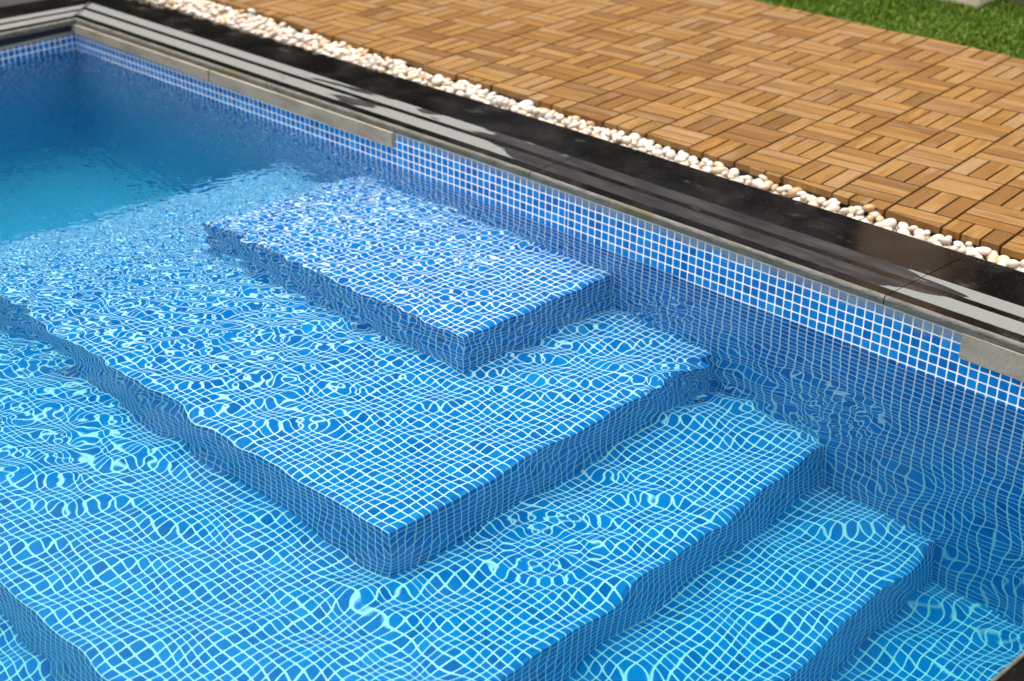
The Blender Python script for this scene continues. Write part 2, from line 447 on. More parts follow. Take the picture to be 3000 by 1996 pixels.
# bare cement bands where mosaic rows are missing under the kerb
def cement(x0, x1, zlo0, zlo1, proud=.012):
    bm = Quads()
    xs = np.linspace(x0, x1, max(2, int((x1 - x0) / .05) + 1))
    prev = None
    for i, x in enumerate(xs):
        y0 = yw(x) - proud + random.uniform(-.0012, .0012); y1 = yw(x) + .02
        zl = zlo0 + (zlo1 - zlo0) * (x - x0) / (x1 - x0) + zs(x) + random.uniform(-.0010, .0010); zh = .0255 + zs(x)
        cur = [(x, y0, zl), (x, y0, zh), (x, y1, zh), (x, y1, zl)]
        if prev:
            for k in range(4):
                k2 = (k + 1) % 4
                bm.quad(rel(prev[k]), rel(cur[k]), rel(cur[k2]), rel(prev[k2]))
        else: bm.quad(*[rel(p) for p in cur])
        prev = cur
    bm.quad(*[rel(p) for p in reversed(prev)])
    return bm.build('cement_band', M_cem, pool)
cement(-2.42, -1.56, -.006, -.011); cement(-1.553, -.672, -.011, -.018); cement(1.118, 1.76, -.030, -.030, .006)
q = Quads()
for a, b_ in ((-.055, -.62), (-.625, -1.5), (-1.505, -3.0)):
    zl, zh = -.013 + zs(X_FAR), .0255 + zs(X_FAR)
    pts = [(xe(a) + .004, a, zl), (xe(b_) + .004, b_, zl), (xe(b_) + .004, b_, zh), (xe(a) + .004, a, zh)]
    bk = [(p[0] - .03, p[1], p[2]) for p in pts]
    q.quad(*[rel(p) for p in pts])
    for k in range(4):
        k2 = (k + 1) % 4
        q.quad(rel(pts[k]), rel(bk[k]), rel(bk[k2]), rel(pts[k2]))
q.build('cement_band', M_cem, pool)
q = Quads()  # near-black strip set in the recess under the far end kerb
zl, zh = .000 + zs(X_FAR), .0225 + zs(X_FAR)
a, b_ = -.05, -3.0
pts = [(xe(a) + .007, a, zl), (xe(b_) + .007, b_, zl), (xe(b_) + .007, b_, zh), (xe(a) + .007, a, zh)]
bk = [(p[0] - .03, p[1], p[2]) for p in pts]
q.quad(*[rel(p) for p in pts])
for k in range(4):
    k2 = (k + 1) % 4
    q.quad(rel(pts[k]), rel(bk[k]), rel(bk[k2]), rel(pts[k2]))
q.build('dark_strip', simple('dark_strip_face', (.012, .012, .013), .3, 60, .5), pool)

# ------------------------------------------------------------------ granite kerb slabs
ZT = .046; TH = .023; KW = .337; OV = .003
def kerb(label, u0, u1, frame, mitre0=0, mitre1=0, nseg=10, KW=.337, uoff=0.0):
    """frame(u, v) -> world xy on the slab (v from the pool edge outwards); profile swept along u"""
    R_ = .008
    prof = [(KW - .0, ZT - TH), (KW, ZT - .003), (KW - .003, ZT)]
    prof += [(.166, ZT), (.094, ZT), (R_, ZT)]
    for k in range(1, 5):
        t = k / 5 * math.pi / 2
        prof.append((R_ - R_ * math.sin(t), ZT - R_ + R_ * math.cos(t)))
    prof += [(0, ZT - R_), (.001, ZT - TH + .003), (.005, ZT - TH)]
    q = Quads()
    us = np.linspace(u0, u1, nseg + 1)
    rings = []
    for u in us:
        t = (u - u0) / (u1 - u0)
        ring = []
        for v, z in prof:
            uu = u + (1 - t) * mitre0 * v + t * mitre1 * v
            x, y = frame(uu, v)
            ring.append(((x, y, z + zs(x)), (uu + uoff, v)))
        rings.append(ring)
    n = len(prof)
    for r0, r1 in zip(rings[:-1], rings[1:]):
        for k in range(n):
            k2 = (k + 1) % n
            m_ = 1 if (5 <= k <= n - 1) else 0
            q.quad(r0[k][0], r1[k][0], r1[k2][0], r0[k2][0], (r0[k][1], r1[k][1], r1[k2][1], r0[k2][1]), m_)
    q.poly([p[0] for p in rings[0]], [p[1] for p in rings[0]], 0)
    q.poly([p[0] for p in reversed(rings[-1])], [p[1] for p in reversed(rings[-1])], 0)
    o = q.build('coping_slab', [M_gra, M_edge])
    # origin at the slab's own middle
    me = o.data
    c = Vector(frame((u0 + u1) / 2, KW / 2)).to_3d(); c.z = ZT - TH
    me.transform(Matrix.Translation(-c)); o.location = c
    # fix normals
    bm = bmesh.new(); bm.from_mesh(me); bmesh.ops.remove_doubles(bm, verts=bm.verts, dist=1e-6)
    bmesh.ops.recalc_face_normals(bm, faces=bm.faces); bm.to_mesh(me); bm.free()
    return tag(o, label, 'coping slab', 'black granite slabs round the pool')
def side(u, v): return (u, yw(u) - OV + v)
G = .0012
kerb('black granite coping slab with a ragged white dry patch, beside the nearest pebbles', .928 + G, 1.735 - .003, side, 0, 1)
kerb('mostly wet dark granite coping slab alongside the submerged steps', -.139 + G, .928 - G, side, 0, 0, 12)
kerb('granite coping slab fading from pale dry strips to wet black, above the cement band end', -1.262 + G, -.139 - G, side, 0, 0, 12)
kerb('granite coping slab with two pale strips ending at the far mitred corner', -2.40, -1.262 - G, side, -1, 0, 14)
cy = yw(-2.4) - OV
def fend(u, v): return (xe(u + cy) - v + .004 , u + cy)
def fe(u, v): return (X_FAR + .026 - v + SKEW * min(0, u) * (1 - min(1, v / .2)) * .6, cy + u)
# far end kerb: u runs along -y from the corner; mitred at the corner
kerb('granite coping slab across the far end of the pool, two pale strips', -1.1, -.0025, fe, 0, 1, 8, .337, -2.5)
kerb('second granite coping slab along the far end of the pool', -2.2, -1.1 - 2 * G, fe, 0, 0, 6, .337, -2.5)
def near(u, v): return (X_NEAR - .003 + v, u)
kerb('out of focus black granite coping slab at the near right corner', -1.35, -.006, near, 0, 1, 6)
kerb('black granite coping slab under the camera at the near end', -2.5, -1.35 - 2 * G, near, 0, 0, 6)
# dark filled gap at the far corner below the kerb
q = Quads()

# ------------------------------------------------------------------ water
def build_water():
    x0, x1 = -2.46, 1.76
    xs = np.concatenate([np.arange(x0, 1.70, .0036), [1.72, x1]])
    ys = np.concatenate([np.linspace(Y_FRONT - .02, -2.05, 60, endpoint=False), np.arange(-2.05, .014, .0036), [.016]])
    X, Y = np.meshgrid(xs, ys)
    H = np.zeros_like(X)
    r = np.random.default_rng(5)
    D = np.hypot(X + 1.65, Y + .15)
    ss = lambda a, b, x: (lambda t: t * t * (3 - 2 * t))(np.clip((x - a) / (b - a), 0, 1))
    chop = 1 - ss(.70, 1.85, D)
    mid = 1 - ss(1.3, 2.9, D)
    # slow patchiness
    pm = .5 + .5 * np.sin(2.1 * X + 1.3 * Y + 1) * np.sin(1.7 * Y - 1.1 * X + .4)
    # smaller calm and lively patches, so that the grid reads clearly in places
    pa = np.zeros_like(X)
    for k_ in range(7):
        a_ = r.uniform(0, 2 * math.pi); l_ = r.uniform(.45, 1.1)
        pa += np.sin(2 * math.pi * (X * math.cos(a_) + Y * math.sin(a_)) / l_ + r.uniform(0, 6.28))
    pa = np.clip(.42 + pa / 7 * 1.5, 0.03, 1.25)
    base_dir = math.atan2(-.72, .69)
    def waves(n, l0, l1, slope, spread, amp, skewp=0.0):
        nonlocal H
        h = np.zeros_like(X)
        lam = np.exp(r.uniform(math.log(l0), math.log(l1), n))
        for l in lam:
            k = 2 * math.pi / l
            a = base_dir + r.normal(0, spread) if spread < 3 else r.uniform(0, 2 * math.pi)
            ph = r.uniform(0, 2 * math.pi)
            # slight bending of the crests
            bx = .06 * l * np.sin(2 * math.pi * (X * math.cos(a + 1.4) + Y * math.sin(a + 1.4)) / (l * 5) + ph * 3)
            h += np.sin(k * (X * math.cos(a) + Y * math.sin(a) + bx) + ph) / k
        h *= slope / math.sqrt(n) * math.sqrt(2)
        H += h * amp
    waves(12, .26, .70, .014, 9, 1.0)
    pe = pa * (1 - mid) + .75 * mid
    waves(26, .10, .24, .031, .95, .55 + .45 * pm + .35 * pa)
    waves(30, .055, .11, .030, 1.2, (.42 + .50 * mid) * (.30 + 1.45 * pe ** 1.4))
    waves(36, .030, .055, .036, 9, (.03 + .95 * mid ** 2 * (.25 + 1.1 * pe)))
    waves(40, .016, .030, .058, 9, chop * (1 + 1.3 * ss(-.55, -1.05, X)))
    # a few ring ripples from drips
    for (cx, cy_, l, s, R0) in ((-.05, -.30, .020, .10, .055), (-.42, -.72, .018, .09, .05), (.47, -.16, .03, .07, .08), (.72, -.42, .035, .05, .10), (1.02, -.28, .04, .05, .12), (.95, -1.05, .045, .035, .12)):
        d = np.hypot(X - cx, Y - cy_)
        H += s * l / (2 * math.pi) * np.sin(2 * math.pi * d / l) * np.exp(-((d - R0 * .5) / (R0 * .5)) ** 2)
    Z = ZW + H
    ny, nx = X.shape
    V = np.stack([X, Y, Z], -1).reshape(-1, 3)
    idx = np.arange(nx * ny).reshape(ny, nx)
    F = np.stack([idx[:-1, :-1], idx[:-1, 1:], idx[1:, 1:], idx[1:, :-1]], -1).reshape(-1, 4)
    loop = np.concatenate([idx[0, :], idx[1:, -1], idx[-1, -2::-1], idx[-2:0:-1, 0]])
    nb = len(loop); base = len(V)
    VB = V[loop].copy(); VB[:, 2] = DEEP - .08
    V = np.concatenate([V, VB])
    b0 = loop; b1 = np.roll(loop, -1); c0 = base + np.arange(nb); c1 = np.roll(c0, -1)
    FS = np.stack([b1, b0, c0, c1], -1)
    F = np.concatenate([F, FS])
    me = bpy.data.meshes.new('water')
    me.vertices.add(len(V)); me.vertices.foreach_set('co', V.astype(np.float32).ravel())
    nf = len(F)
    loops = np.concatenate([F.ravel(), c0[::-1]]).astype(np.int32)
    me.loops.add(len(loops)); me.loops.foreach_set('vertex_index', loops)
    starts = np.concatenate([np.arange(nf) * 4, [nf * 4]]).astype(np.int32)
    me.polygons.add(nf + 1); me.polygons.foreach_set('loop_start', starts)
    sm = np.ones(nf + 1, bool); sm[-(nb + 1):] = False
    me.update(calc_edges=True); me.validate()
    me.polygons.foreach_set('use_smooth', sm)
    me.materials.append(M_water)
    o = link(bpy.data.objects.new('water', me))
    return tag(o, kind='structure')
build_water()

# ------------------------------------------------------------------ ground, gravel bed, lawn
def ring_ground():
    z = .018
    hx0, hx1, hy0, hy1 = -2.72, 2.0, -3.30, .30
    B = 120
    q = Quads()
    q.quad((-B, hy1, z), (B, hy1, z), (B, B, z), (-B, B, z))
    q.quad((-B, -B, z), (B, -B, z), (B, hy0, z), (-B, hy0, z))
    q.quad((-B, hy0, z), (hx0, hy0, z), (hx0, hy1, z), (-B, hy1, z))
    q.quad((hx1, hy0, z), (B, hy0, z), (B, hy1, z), (hx1, hy1, z))
    return tag(q.build('ground', M_ground), kind='structure')
ring_ground()
q = Quads(); q.quad((-3.4, .30, .022), (2.2, .30, .022), (2.2, .50, .022), (-3.4, .50, .022))
tag(q.build('gravel_bed', M_bed), kind='structure')

DO = Vector((.497, .4516, .0607)); EI = Vector((.1511, .0187, 0)); EJ = Vector((-.0187, .1511, 0)); QD = EI.length
def dk(i, j, z=0): 
    p = DO + EI * i + EJ * j; return Vector((p.x, p.y, DO.z + z))
def lawn_j(i): return 9.70 + (-.75 - i) * .10
# lawn soil sheet beyond the deck
q = Quads()
a, b_ = dk(8, lawn_j(8) - .3), dk(-30, lawn_j(-30) - .3)
far = EJ.normalized() * 16
zl = .030
q.quad((a.x, a.y, zl), (a.x + far.x + 6, a.y + far.y, zl), (b_.x + far.x - 6, b_.y + far.y, zl), (b_.x, b_.y, zl))
tag(q.build('lawn', M_soil), kind='structure')

def build_grass():
    n = 95000
    r = np.random.default_rng(3)
    # area visible at the top right plus a margin
    I = r.uniform(-12.0, 3.5, n); J0 = 9.70 + (-.75 - I) * .10
    J = J0 + .10 + r.random(n) ** 1.25 * 7.5
    px = DO.x + EI.x * I + EJ.x * J; py = DO.y + EI.y * I + EJ.y * J
    h = r.uniform(.014, .034, n) * (.75 + .5 * np.clip(np.sin(px * 9) * np.sin(py * 8 + 1), -1, 1) * .5)
    w = r.uniform(.0018, .0034, n)
    ang = r.uniform(0, 2 * math.pi, n); lean = r.uniform(.2, 1.0, n) * h; la = r.uniform(0, 2 * math.pi, n)
    cx, sx = np.cos(ang) * w, np.sin(ang) * w
    z0 = np.full(n, .030)
    tipx, tipy = px + np.cos(la) * lean, py + np.sin(la) * lean
    mx, my = px + np.cos(la) * lean * .35, py + np.sin(la) * lean * .35
    V = np.stack([np.stack([px - cx, py - sx, z0], 1), np.stack([px + cx, py + sx, z0], 1),
                  np.stack([mx + cx * .8, my + sx * .8, z0 + h * .6], 1), np.stack([mx - cx * .8, my - sx * .8, z0 + h * .6], 1),
                  np.stack([tipx, tipy, z0 + h], 1)], 1).reshape(-1, 3)
    base = (np.arange(n) * 5)[:, None]
    F4 = base + np.array([[0, 1, 2, 3]]); F3 = base + np.array([[3, 2, 4]])
    loops = np.concatenate([F4.ravel(), F3.ravel()]).astype(np.int32)
    starts = np.concatenate([np.arange(n) * 4, n * 4 + np.arange(n) * 3]).astype(np.int32)
    me = bpy.data.meshes.new('grass')
    me.vertices.add(len(V)); me.vertices.foreach_set('co', V.astype(np.float32).ravel())
    me.loops.add(len(loops)); me.loops.foreach_set('vertex_index', loops)
    me.polygons.add(2 * n); me.polygons.foreach_set('loop_start', starts)
    me.update(calc_edges=True)
    a = me.attributes.new('tint', 'FLOAT', 'POINT')
    a.data.foreach_set('value', np.repeat(r.random(n), 5).astype(np.float32))
    me.materials.append(M_grass)
    tag(link(bpy.data.objects.new('grass', me)), 'short green lawn grass beyond the wooden deck', 'grass', kind='stuff')
build_grass()

# ------------------------------------------------------------------ camera (needed early to know what the picture shows)
cam = bpy.data.cameras.new('camera'); co = link(bpy.data.objects.new('camera', cam))
RT = Vector((.6952, .7187, .0126)); UP = Vector((-.3269, .3005, .8960)); BK = Vector((.6402, -.6270, .4439))
co.matrix_world = Matrix(((RT.x, UP.x, BK.x, CAM.x), (RT.y, UP.y, BK.y, CAM.y), (RT.z, UP.z, BK.z, CAM.z), (0, 0, 0, 1)))
cam.sensor_width = 36; cam.lens = 52.12; cam.clip_start = .05; cam.clip_end = 400
cam.dof.use_dof = True; cam.dof.focus_distance = 3.05; cam.dof.aperture_fstop = 3.6
S.camera = co
def proj(p):
    d = Vector(p) - CAM; z = -d.dot(BK)
    return (512 + 1482.5 * d.dot(RT) / z, 340.5 - 1482.5 * d.dot(UP) / z)
def inframe(p, mrg=0):
    x, y = proj(p); return -mrg < x < 1024 + mrg and -mrg < y < 681 + mrg

# ------------------------------------------------------------------ wooden deck tiles
ORD = ['zeroth', 'first', 'second', 'third', 'fourth', 'fifth', 'sixth', 'seventh', 'eighth', 'ninth', 'tenth', 'eleventh', 'twelfth',
       'thirteenth', 'fourteenth', 'fifteenth', 'sixteenth', 'seventeenth', 'eighteenth', 'nineteenth', 'twentieth', 'twenty-first', 'twenty-second', 'twenty-third', 'twenty-fourth', 'twenty-fifth', 'twenty-sixth', 'twenty-seventh', 'twenty-eighth', 'twenty-ninth', 'thirtieth']
def clip(poly, fn):
    """keep the part of a 2-D polygon where fn >= 0"""
    out = []
    for a, b_ in zip(poly, poly[1:] + poly[:1]):
        fa, fb = fn(a), fn(b_)
        if fa >= 0: out.append(a)
        if (fa >= 0) != (fb >= 0):
            t = fa / (fa - fb); out.append((a[0] + t * (b_[0] - a[0]), a[1] + t * (b_[1] - a[1])))
    return out
rj = random.Random(21)
cutj = {}
def cut_y(i):      # ragged saw cut along the pebbles, one length per half tile
    if i not in cutj: cutj[i] = .4085 + rj.uniform(-.004, .012)
    return cutj[i]
SLAT_T = .018
full_mesh = {}
def tile_mesh(i0, j0, key):
    """2 x 2 groups of three slats, alternating direction; clipped at the pebble edge and the lawn edge"""
    V = []; F = []; UV = []; MI = []; SLT = []
    sid = 0
    clipped = False
    def add_slat(poly, vert, dz, org):
        nonlocal V, F
        if len(poly) < 3: return
        area = abs(sum(a[0] * b_[1] - b_[0] * a[1] for a, b_ in zip(poly, poly[1:] + poly[:1]))) / 2
        if area < .012: return
        c = (sum(p[0] for p in poly) / len(poly), sum(p[1] for p in poly) / len(poly))
        ch = .0008 / QD
        ins = []
        for p in poly:
            dx, dy = c[0] - p[0], c[1] - p[1]
            ins.append((p[0] + math.copysign(min(ch, abs(dx) * .5), dx), p[1] + math.copysign(min(ch, abs(dy) * .5), dy)))
        n = len(V); m_ = len(poly)
        for pts, z in ((poly, -SLAT_T), (poly, -.0008), (ins, 0.0)):
            for p in pts:
                w = EI * (p[0] - org[0]) + EJ * (p[1] - org[1]); V.append((w.x, w.y, z + dz))
        def uvof(p): return (p[1] * QD, p[0] * QD) if vert else (p[0] * QD, p[1] * QD)
        F.append(tuple(n + 2 * m_ + k for k in range(m_))); UV.append([uvof(p) for p in ins]); MI.append(0); SLT.append(sid)
        for lo, hi in ((0, 1), (1, 2)):
            for k in range(m_):
                k2 = (k + 1) % m_
                F.append((n + lo * m_ + k, n + lo * m_ + k2, n + hi * m_ + k2, n + hi * m_ + k))
                pa, pb = poly[k], poly[k2]
                UV.append([uvof(pa), uvof(pb), uvof(pb), uvof(pa)]); MI.append(0); SLT.append(sid)
    org = (i0 + 1, j0 + 1)
    gap = .023; groove = .038
    for di in (0, 1):
        for dj in (0, 1):
            i, j = i0 + di, j0 + dj
            vert = (i + j) % 2 != 0
            for s in range(3):
                sid += 1
                wslat = (1 - 2 * gap - 2 * groove) / 3
                a = gap + s * (wslat + groove); b_ = a + wslat
                if vert: poly = [(i + a, j + gap), (i + b_, j + gap), (i + b_, j + 1 - gap), (i + a, j + 1 - gap)]
                else:    poly = [(i + gap, j + a), (i + 1 - gap, j + a), (i + 1 - gap, j + b_), (i + gap, j + b_)]
                n0 = len(poly); p0 = list(poly)
                yc = cut_y(i)
                poly = clip(poly, lambda p: (DO + EI * p[0] + EJ * p[1]).y - yc)
                poly = clip(poly, lambda p: lawn_j(p[0]) - p[1]) if poly else poly
                if poly != p0: clipped = True
                add_slat(poly, vert, rj.uniform(-.0006, .0006), org)
    # plastic grid base below the slats
    base = [(i0 + .01, j0 + .01), (i0 + 1.99, j0 + .01), (i0 + 1.99, j0 + 1.99), (i0 + .01, j0 + 1.99)]
    base = clip(base, lambda p: (DO + EI * p[0] + EJ * p[1]).y - .421)
    base = clip(base, lambda p: lawn_j(p[0]) - .03 - p[1]) if base else base
    if len(base) >= 3 and F:
        n = len(V); m_ = len(base)
        for z in (-.0335, -SLAT_T - .0008):
            for p in base:
                w = EI * (p[0] - org[0]) + EJ * (p[1] - org[1]); V.append((w.x, w.y, z))
        F.append(tuple(n + m_ + k for k in range(m_))); UV.append([(0, 0)] * m_); MI.append(1); SLT.append(0)
        for k in range(m_):
            k2 = (k + 1) % m_
            F.append((n + k, n + k2, n + m_ + k2, n + m_ + k)); UV.append([(0, 0)] * 4); MI.append(1); SLT.append(0)
    if not F: return None, clipped
    me = bpy.data.meshes.new('deck_tile')
    me.from_pydata(V, [], F)
    me.materials.append(M_wood); me.materials.append(M_base)
    me.polygons.foreach_set('material_index', np.asarray(MI, np.int32))
    lay = me.uv_layers.new(name='UVMap'); lay.data.foreach_set('uv', np.asarray([c for f in UV for c in f], np.float32).ravel())
    at = me.attributes.new('slat', 'FLOAT', 'FACE'); at.data.foreach_set('value', np.asarray(SLT, np.float32))
    me.update()
    return me, clipped

tiles = []
for j0 in range(-3, 11, 2):
    row = []
    for i0 in range(-28, 8, 2):
        pts = [dk(i0 + a, j0 + b_) for a in (.1, .5, 1, 1.5, 1.9) for b_ in (.1, .5, 1, 1.5, 1.9)]
        pts = [p for p in pts if p.y > .41]
        if not any(inframe(p, 110) for p in pts): continue
        me, cl = tile_mesh(i0, j0, None)
        if me is None: continue
        if not cl:
            k = (len(tiles)) % 4
            if k in full_mesh: 
                bpy.data.meshes.remove(me); me = full_mesh[k]
            else: full_mesh[k] = me
        o = link(bpy.data.objects.new('deck_tile', me))
        o.location = dk(i0 + 1, j0 + 1)
        vis = any(inframe(p) for p in pts)
        tiles.append((o, i0, j0, vis))
rows = sorted({t[2] for t in tiles}, reverse=True)
for rn, j0 in enumerate(rows):
    rowt = sorted([t for t in tiles if t[2] == j0], key=lambda t: -t[1])
    c = 0
    for o, i0, _, vis in rowt:
        if vis:
            c += 1
            lb = f'slatted brown wooden deck tile in the {ORD[rn + 1]} row from the lawn, {ORD[c]} from the right'
        else:
            side_ = 'right' if c == 0 else 'left'
            lb = f'slatted brown wooden deck tile beyond the {side_} edge in the {ORD[rn + 1]} row from the lawn'
        tag(o, lb, 'deck tile', 'wooden deck tiles in a basket weave')

# ------------------------------------------------------------------ pebbles
def pebble_proto(seed):
    r = random.Random(seed)
    bm = bmesh.new(); bmesh.ops.create_icosphere(bm, subdivisions=3, radius=1)
    ph = [(Vector((r.uniform(-1, 1), r.uniform(-1, 1), r.uniform(-1, 1))).normalized(), r.uniform(-.16, .16)) for _ in range(7)]
    for v in bm.verts:
        d = v.co.normalized(); s = 1.0
        for ax, a in ph: s += a * max(0, d.dot(ax)) ** 2
        p = d * s
        # superellipsoid roundness
        v.co = p
    for f in bm.faces: f.smooth = True
    me = bpy.data.meshes.new('pebble'); bm.to_mesh(me); bm.free()
    me.materials.append(M_peb)
    at = me.attributes.new('tint', 'FLOAT', 'POINT'); at.data.foreach_set('value', np.full(len(me.vertices), -1.0, np.float32))
    return me
protos = [pebble_proto(s) for s in range(9)]
rp = random.Random(99)
placed = []
cell = {}
def key(x, y): return (int(math.floor(x / .03)), int(math.floor(y / .03)))
def drop(x, y, r):
    """height at which a sphere of radius r comes to rest on the bed or the pebbles already there"""
    z = .004 + r * .8
    kx, ky = key(x, y)
    for a in (-1, 0, 1):
        for b_ in (-1, 0, 1):
            for (px, py, pz, pr) in cell.get((kx + a, ky + b_), ()):
                dd = (x - px) ** 2 + (y - py) ** 2; R = (r + pr) * .86
                if dd < R * R: z = max(z, pz + math.sqrt(R * R - dd) * .72)
    return z
pebs = []
XL, XR = -2.75, 1.45
for n in range(5200):
    x = rp.uniform(XL, XR); y = rp.uniform(.345, .435)
    y0 = yw(x) - OV + KW
    y = y0 + .006 + (y - .345) * (.425 - y0 + .006) / .09
    sz = rp.uniform(.0078, .0140) * (1.0 if rp.random() < .85 else 1.2)
    r = sz
    if y - r * .9 < y0: y = y0 + r * .9
    z = drop(x, y, r)
    if z > .0355 + (.010 if y - y0 > .03 else 0) + rp.uniform(-.003, .003): continue
    # stay out of the deck boards
    if y + r > .418 and z + r > .034: 
        continue
    cell.setdefault(key(x, y), []).append((x, y, z, r))
    pebs.append((x, y, z, r))
# a lone pebble lying on the pile far along, and one against the boards
pebs.append((-1.93, .395, .064, .011)); pebs.append((.62, .398, .060, .0125))
TINTS = [('white', (0.5808, 0.5280, 0.4664)), ('ivory white', (0.5368, 0.4576, 0.3608)), ('cream', (0.5016, 0.3784, 0.2464)), ('pinkish white', (0.5192, 0.4048, 0.3344)), ('tan', (0.3872, 0.2288, 0.1056)), ('pale grey', (0.3344, 0.3168, 0.2904))]
TW = [.30, .25, .19, .16, .07, .03]
info = []
for (x, y, z, r) in pebs:
    d = (Vector((x, y, z)) - CAM).length
    t = rp.choices(range(6), TW)[0]
    el = rp.uniform(1.05, 1.75); fl = rp.uniform(.62, .95)
    info.append(dict(p=(x, y, z), r=r, d=d, t=t, el=el, fl=fl, rot=(rp.uniform(-.45, .45), rp.uniform(-.45, .45), rp.uniform(0, 6.28)), m=rp.randrange(9)))
# which pebbles show: not buried under others
def buried(q):
    x, y, z = q['p']; kx, ky = key(x, y); c = 0
    for a in (-1, 0, 1):
        for b_ in (-1, 0, 1):
            for (px, py, pz, pr) in cell.get((kx + a, ky + b_), ()):
                if pz > z + .004 and (px - x) ** 2 + (py - y) ** 2 < (pr + q['r'] * .3) ** 2: c += 1
    return c >= 2
show = [q for q in info if inframe(q['p']) and not buried(q)]
show.sort(key=lambda q: q['d'] / q['r'])
single = show[:298]
ids = {id(q) for q in single}
rest = [q for q in info if id(q) not in ids]
def pmatrix(q):
    from mathutils import Euler
    return Matrix.Translation(q['p']) @ Euler(q['rot']).to_matrix().to_4x4() @ Matrix.Diagonal((q['r'] * q['el'], q['r'] * 1.02, q['r'] * q['fl'], 1))
count = {}
for q in sorted(single, key=lambda q: -q['p'][0]):
    tn, tc = TINTS[q['t']]
    shp = 'oval' if q['el'] > 1.42 else 'rounded'
    x, y, z = q['p']; y0 = yw(x) - OV + KW
    w = 'touching the granite' if y - y0 < .022 else ('beside the deck boards' if y > .396 else 'mid strip')
    k = (tn, shp, w); count[k] = count.get(k, 0) + 1
    o = bpy.data.objects.new('pebble', protos[q['m']]); link(o)
    o.matrix_world = pmatrix(q)
    j = rp.uniform(-.04, .04)
    o.color = (min(.82, tc[0] + j), min(.82, tc[1] + j), min(.80, tc[2] + j), 1)
    n = count[k]
    tens = ORD[n] if n <= 30 else f'number {n}'
    tag(o, f'{shp} {tn} pebble {w}, {tens} such one from the right', 'pebble', 'white pebbles between granite and deck')
# the remaining pebbles of the strip
VV = []; FF = []; TT = []; nv = 0
bmi = bmesh.new(); bmesh.ops.create_icosphere(bmi, subdivisions=2, radius=1)
iv = np.array([v.co[:] for v in bmi.verts]); fi = np.array([[v.index for v in f.verts] for f in bmi.faces]); bmi.free()
rr = np.random.default_rng(17)
tval = [.0, .35, .5, .6, .8, 1.0]
for q in rest:
    ax = rr.normal(size=(5, 3)); ax /= np.linalg.norm(ax, axis=1)[:, None]; am = rr.uniform(-.16, .16, 5)
    s = 1 + (np.clip(iv @ ax.T, 0, None) ** 2 * am).sum(1)
    v = iv * s[:, None]
    Mx = np.array(pmatrix(q))
    VV.append(v @ Mx[:3, :3].T + Mx[:3, 3]); FF.append(fi + nv); nv += len(iv); TT.append(np.full(len(iv), tval[q['t']] * .99))
VV = np.concatenate(VV); FF = np.concatenate(FF)
o = mesh_obj('pebbles', VV.tolist(), FF.tolist(), M_peb, smooth=True, attrs={'tint': ('POINT', np.concatenate(TT))})
tag(o, 'strip of white pebbles running off along the granite kerb', 'pebbles', 'white pebbles between granite and deck', 'stuff')

# ------------------------------------------------------------------ small things by the lawn
def bevel_box(name, sx, sy, sz, m, bev=.006, parent=None, seg=2):
    bm = bmesh.new(); bmesh.ops.create_cube(bm, size=1)
    for v in bm.verts: v.co = Vector((v.co.x * sx, v.co.y * sy, (v.co.z + .5) * sz))
    bmesh.ops.bevel(bm, geom=list(bm.edges), offset=bev, segments=seg, affect='EDGES', profile=.6)
    me = bpy.data.meshes.new(name); bm.to_mesh(me); bm.free(); me.materials.append(m)
    return link(bpy.data.objects.new(name, me), parent)
o = bevel_box('stone_block', .46, .36, .22, M_lime, .010)
o.location = (-.548, 2.645, .026); o.rotation_euler = (0, 0, math.radians(7))
tag(o, 'pale cream stone block standing in the lawn at the top edge', 'stone')
o = bevel_box('paving_slab', .46, .40, .045, M_slate, .008)
o.location = (-.085, 2.885, .027); o.rotation_euler = (0, 0, math.radians(7))
tag(o, 'dark grey paving slab in the grass beside the pale stone', 'paving slab')
# orange peg: tapered pin with a flared head
bm = bmesh.new()
prof = [(.0025, 0), (.0045, .012), (.0052, .05), (.0060, .075), (.0095, .082), (.0095, .092), (.004, .096)]
rings = []
for r_, z in prof:
    rings.append([bm.verts.new((r_ * math.cos(a * math.pi / 6), r_ * math.sin(a * math.pi / 6), z)) for a in range(12)])
for a, b_ in zip(rings[:-1], rings[1:]):
    for k in range(12): bm.faces.new((a[k], a[(k + 1) % 12], b_[(k + 1) % 12], b_[k]))
bm.faces.new(rings[-1]); bm.faces.new(list(reversed(rings[0])))
me = bpy.data.meshes.new('marker_peg'); bm.to_mesh(me); bm.free(); me.materials.append(M_orange)
for p_ in me.polygons: p_.use_smooth = True
o = link(bpy.data.objects.new('marker_peg', me)); o.location = (-.812, 1.985, .03)
tag(o, 'small orange peg standing in the grass against the deck edge', 'peg')

# ------------------------------------------------------------------ the house beyond the lawn (seen only mirrored in granite and water)
M_hw = simple('dark_house_render', (.016, .015, .014), .8, 2, .3)
M_hr = simple('house_eaves', (.020, .017, .015), .7, 2, .2)
M_hc = simple('brown_timber_post', (.46, .28, .17), .6, 6, .25)
M_hg = simple('window_glass', (.012, .018, .030), .05)
M_hf = simple('window_frame', (.42, .40, .46), .5, 4, .1)
house = tag(empty('house', (-6, 6.2, .018)), 'dark rendered house with brown posts, mirrored in the wet granite', 'house')
def hbox(name, x0, x1, y0, y1, z0, z1, m, parent=house, bev=.01):
    o = bevel_box(name, x1 - x0, y1 - y0, z1 - z0, m, bev, parent, 1)
    base = Vector((0, 0, 0)) if parent is house else parent.location
    o.location = Vector(((x0 + x1) / 2 + 6, (y0 + y1) / 2 - 6.2, z0)) - base
    return o
hbox('wall', -22, 4.5, 6.6, 12, 0, 8.0, M_hw)
hbox('roof', -22.4, 4.9, 5.6, 12.4, 8.02, 8.4, M_hr)
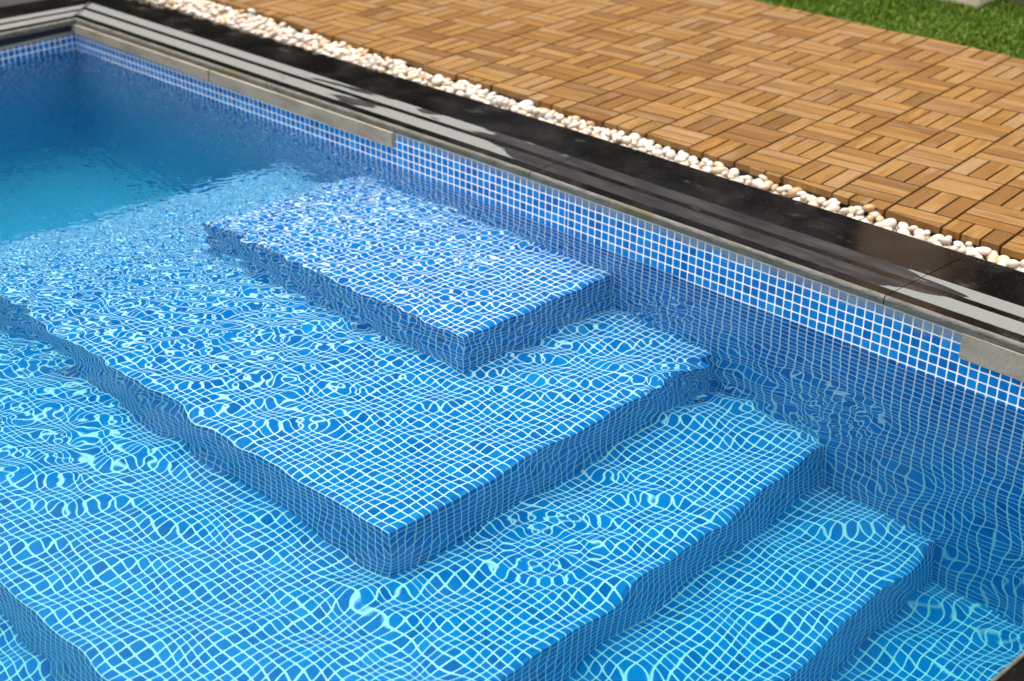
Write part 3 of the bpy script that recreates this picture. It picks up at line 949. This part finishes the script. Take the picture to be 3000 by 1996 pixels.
for x in (-11.65, -2.445): hbox('column', x - .335, x + .335, 5.85, 6.35, 0, 8.01, M_hc)
M_hp = simple('pale_house_render', (.46, .45, .49), .8, 3, .15)
hbox('bay_wall', -11.1, -9.14, 5.86, 6.59, 0, 8.01, M_hp)
for x in (-18.0, -14.4, -7.1, -4.4, .6):
    for z in (.3, 3.0, 5.6):
        fr = hbox('window', x - 1.0, x + 1.0, 6.54, 6.63, z, z + 2.2, M_hf)
        hbox('pane', x - .88, x + .88, 6.52, 6.56, z + .12, z + 2.08, M_hg, fr, .004)

# added hedge behind the far end, out of view, keeps sky out of the reflections
M_leaf = simple('hedge_leaves', (.030, .055, .014), .5, 14, .5)
M_core = simple('hedge_stems', (.012, .016, .007), .9, 5, .3)
hedge = tag(empty('hedge', (-7.0, -2.0, .018)), 'unseen dark green hedge added beyond the far end of the pool', 'hedge')
o = bevel_box('stem_mass', 1.0, 14.6, 3.9, M_core, .15, hedge)
def hedge_leaves():
    r = np.random.default_rng(8); n = 26000
    face = r.random(n)
    y = r.uniform(-7.4, 7.4, n); z = r.uniform(0, 4.1, n); x = np.full(n, .5)
    top = face > .85
    x[top] = r.uniform(-.5, .5, top.sum()); z[top] = 3.95
    bul = .12 * np.sin(y * 2.1) * np.sin(z * 1.7 + y)
    c = np.stack([x + bul * (~top) + r.normal(0, .05, n), y, z + bul * top + r.normal(0, .05, n)], 1)
    a = r.normal(size=(n, 3)); a /= np.linalg.norm(a, axis=1)[:, None]
    b = np.cross(a, r.normal(size=(n, 3))); b /= np.linalg.norm(b, axis=1)[:, None]
    l = r.uniform(.05, .10, n)[:, None]
    V = np.stack([c - a * l, c + b * l * .45, c + a * l, c - b * l * .45], 1).reshape(-1, 3)
    F = (np.arange(n) * 4)[:, None] + np.array([[0, 1, 2, 3]])
    return mesh_obj('foliage', V.tolist(), F.tolist(), M_leaf, hedge)
hedge_leaves()

# ------------------------------------------------------------------ light: bright overcast day
SUN_EL, SUN_AZ = math.radians(80), math.radians(248)     # azimuth measured clockwise from +Y
w = bpy.data.worlds.new('World'); S.world = w; w.use_nodes = True
nt = w.node_tree
bg = nt.nodes['Background']
sky = N(nt, 'ShaderNodeTexSky'); sky.sky_type = 'NISHITA'; sky.sun_disc = False
sky.sun_elevation = SUN_EL; sky.sun_rotation = SUN_AZ
sky.air_density = 1.0; sky.dust_density = 4.0; sky.ozone_density = 1.0
hs = N(nt, 'ShaderNodeHueSaturation'); hs.inputs['Saturation'].default_value = .12
L(nt, sky.outputs[0], hs.inputs['Color']); L(nt, hs.outputs[0], bg.inputs['Color'])
bg.inputs['Strength'].default_value = .10
sd = bpy.data.lights.new('sun', 'SUN'); sd.energy = 1.5; sd.angle = math.radians(50); sd.color = (1, .965, .92)
so = link(bpy.data.objects.new('sun', sd))
dirv = Vector((math.sin(SUN_AZ) * math.cos(SUN_EL), math.cos(SUN_AZ) * math.cos(SUN_EL), math.sin(SUN_EL)))
so.rotation_euler = dirv.to_track_quat('Z', 'Y').to_euler()
so.location = (0, -2, 6)

S.view_settings.view_transform = 'Standard'; S.view_settings.look = 'None'
S.view_settings.exposure = 1.52; S.view_settings.gamma = 1
S.render.engine = 'CYCLES'
S.cycles.max_bounces = 18; S.cycles.transmission_bounces = 10; S.cycles.diffuse_bounces = 8; S.cycles.glossy_bounces = 8; S.cycles.volume_bounces = 1
S.cycles.caustics_refractive = True; S.cycles.caustics_reflective = True
S.cycles.use_denoising = True
S.cycles.sample_clamp_indirect = 6
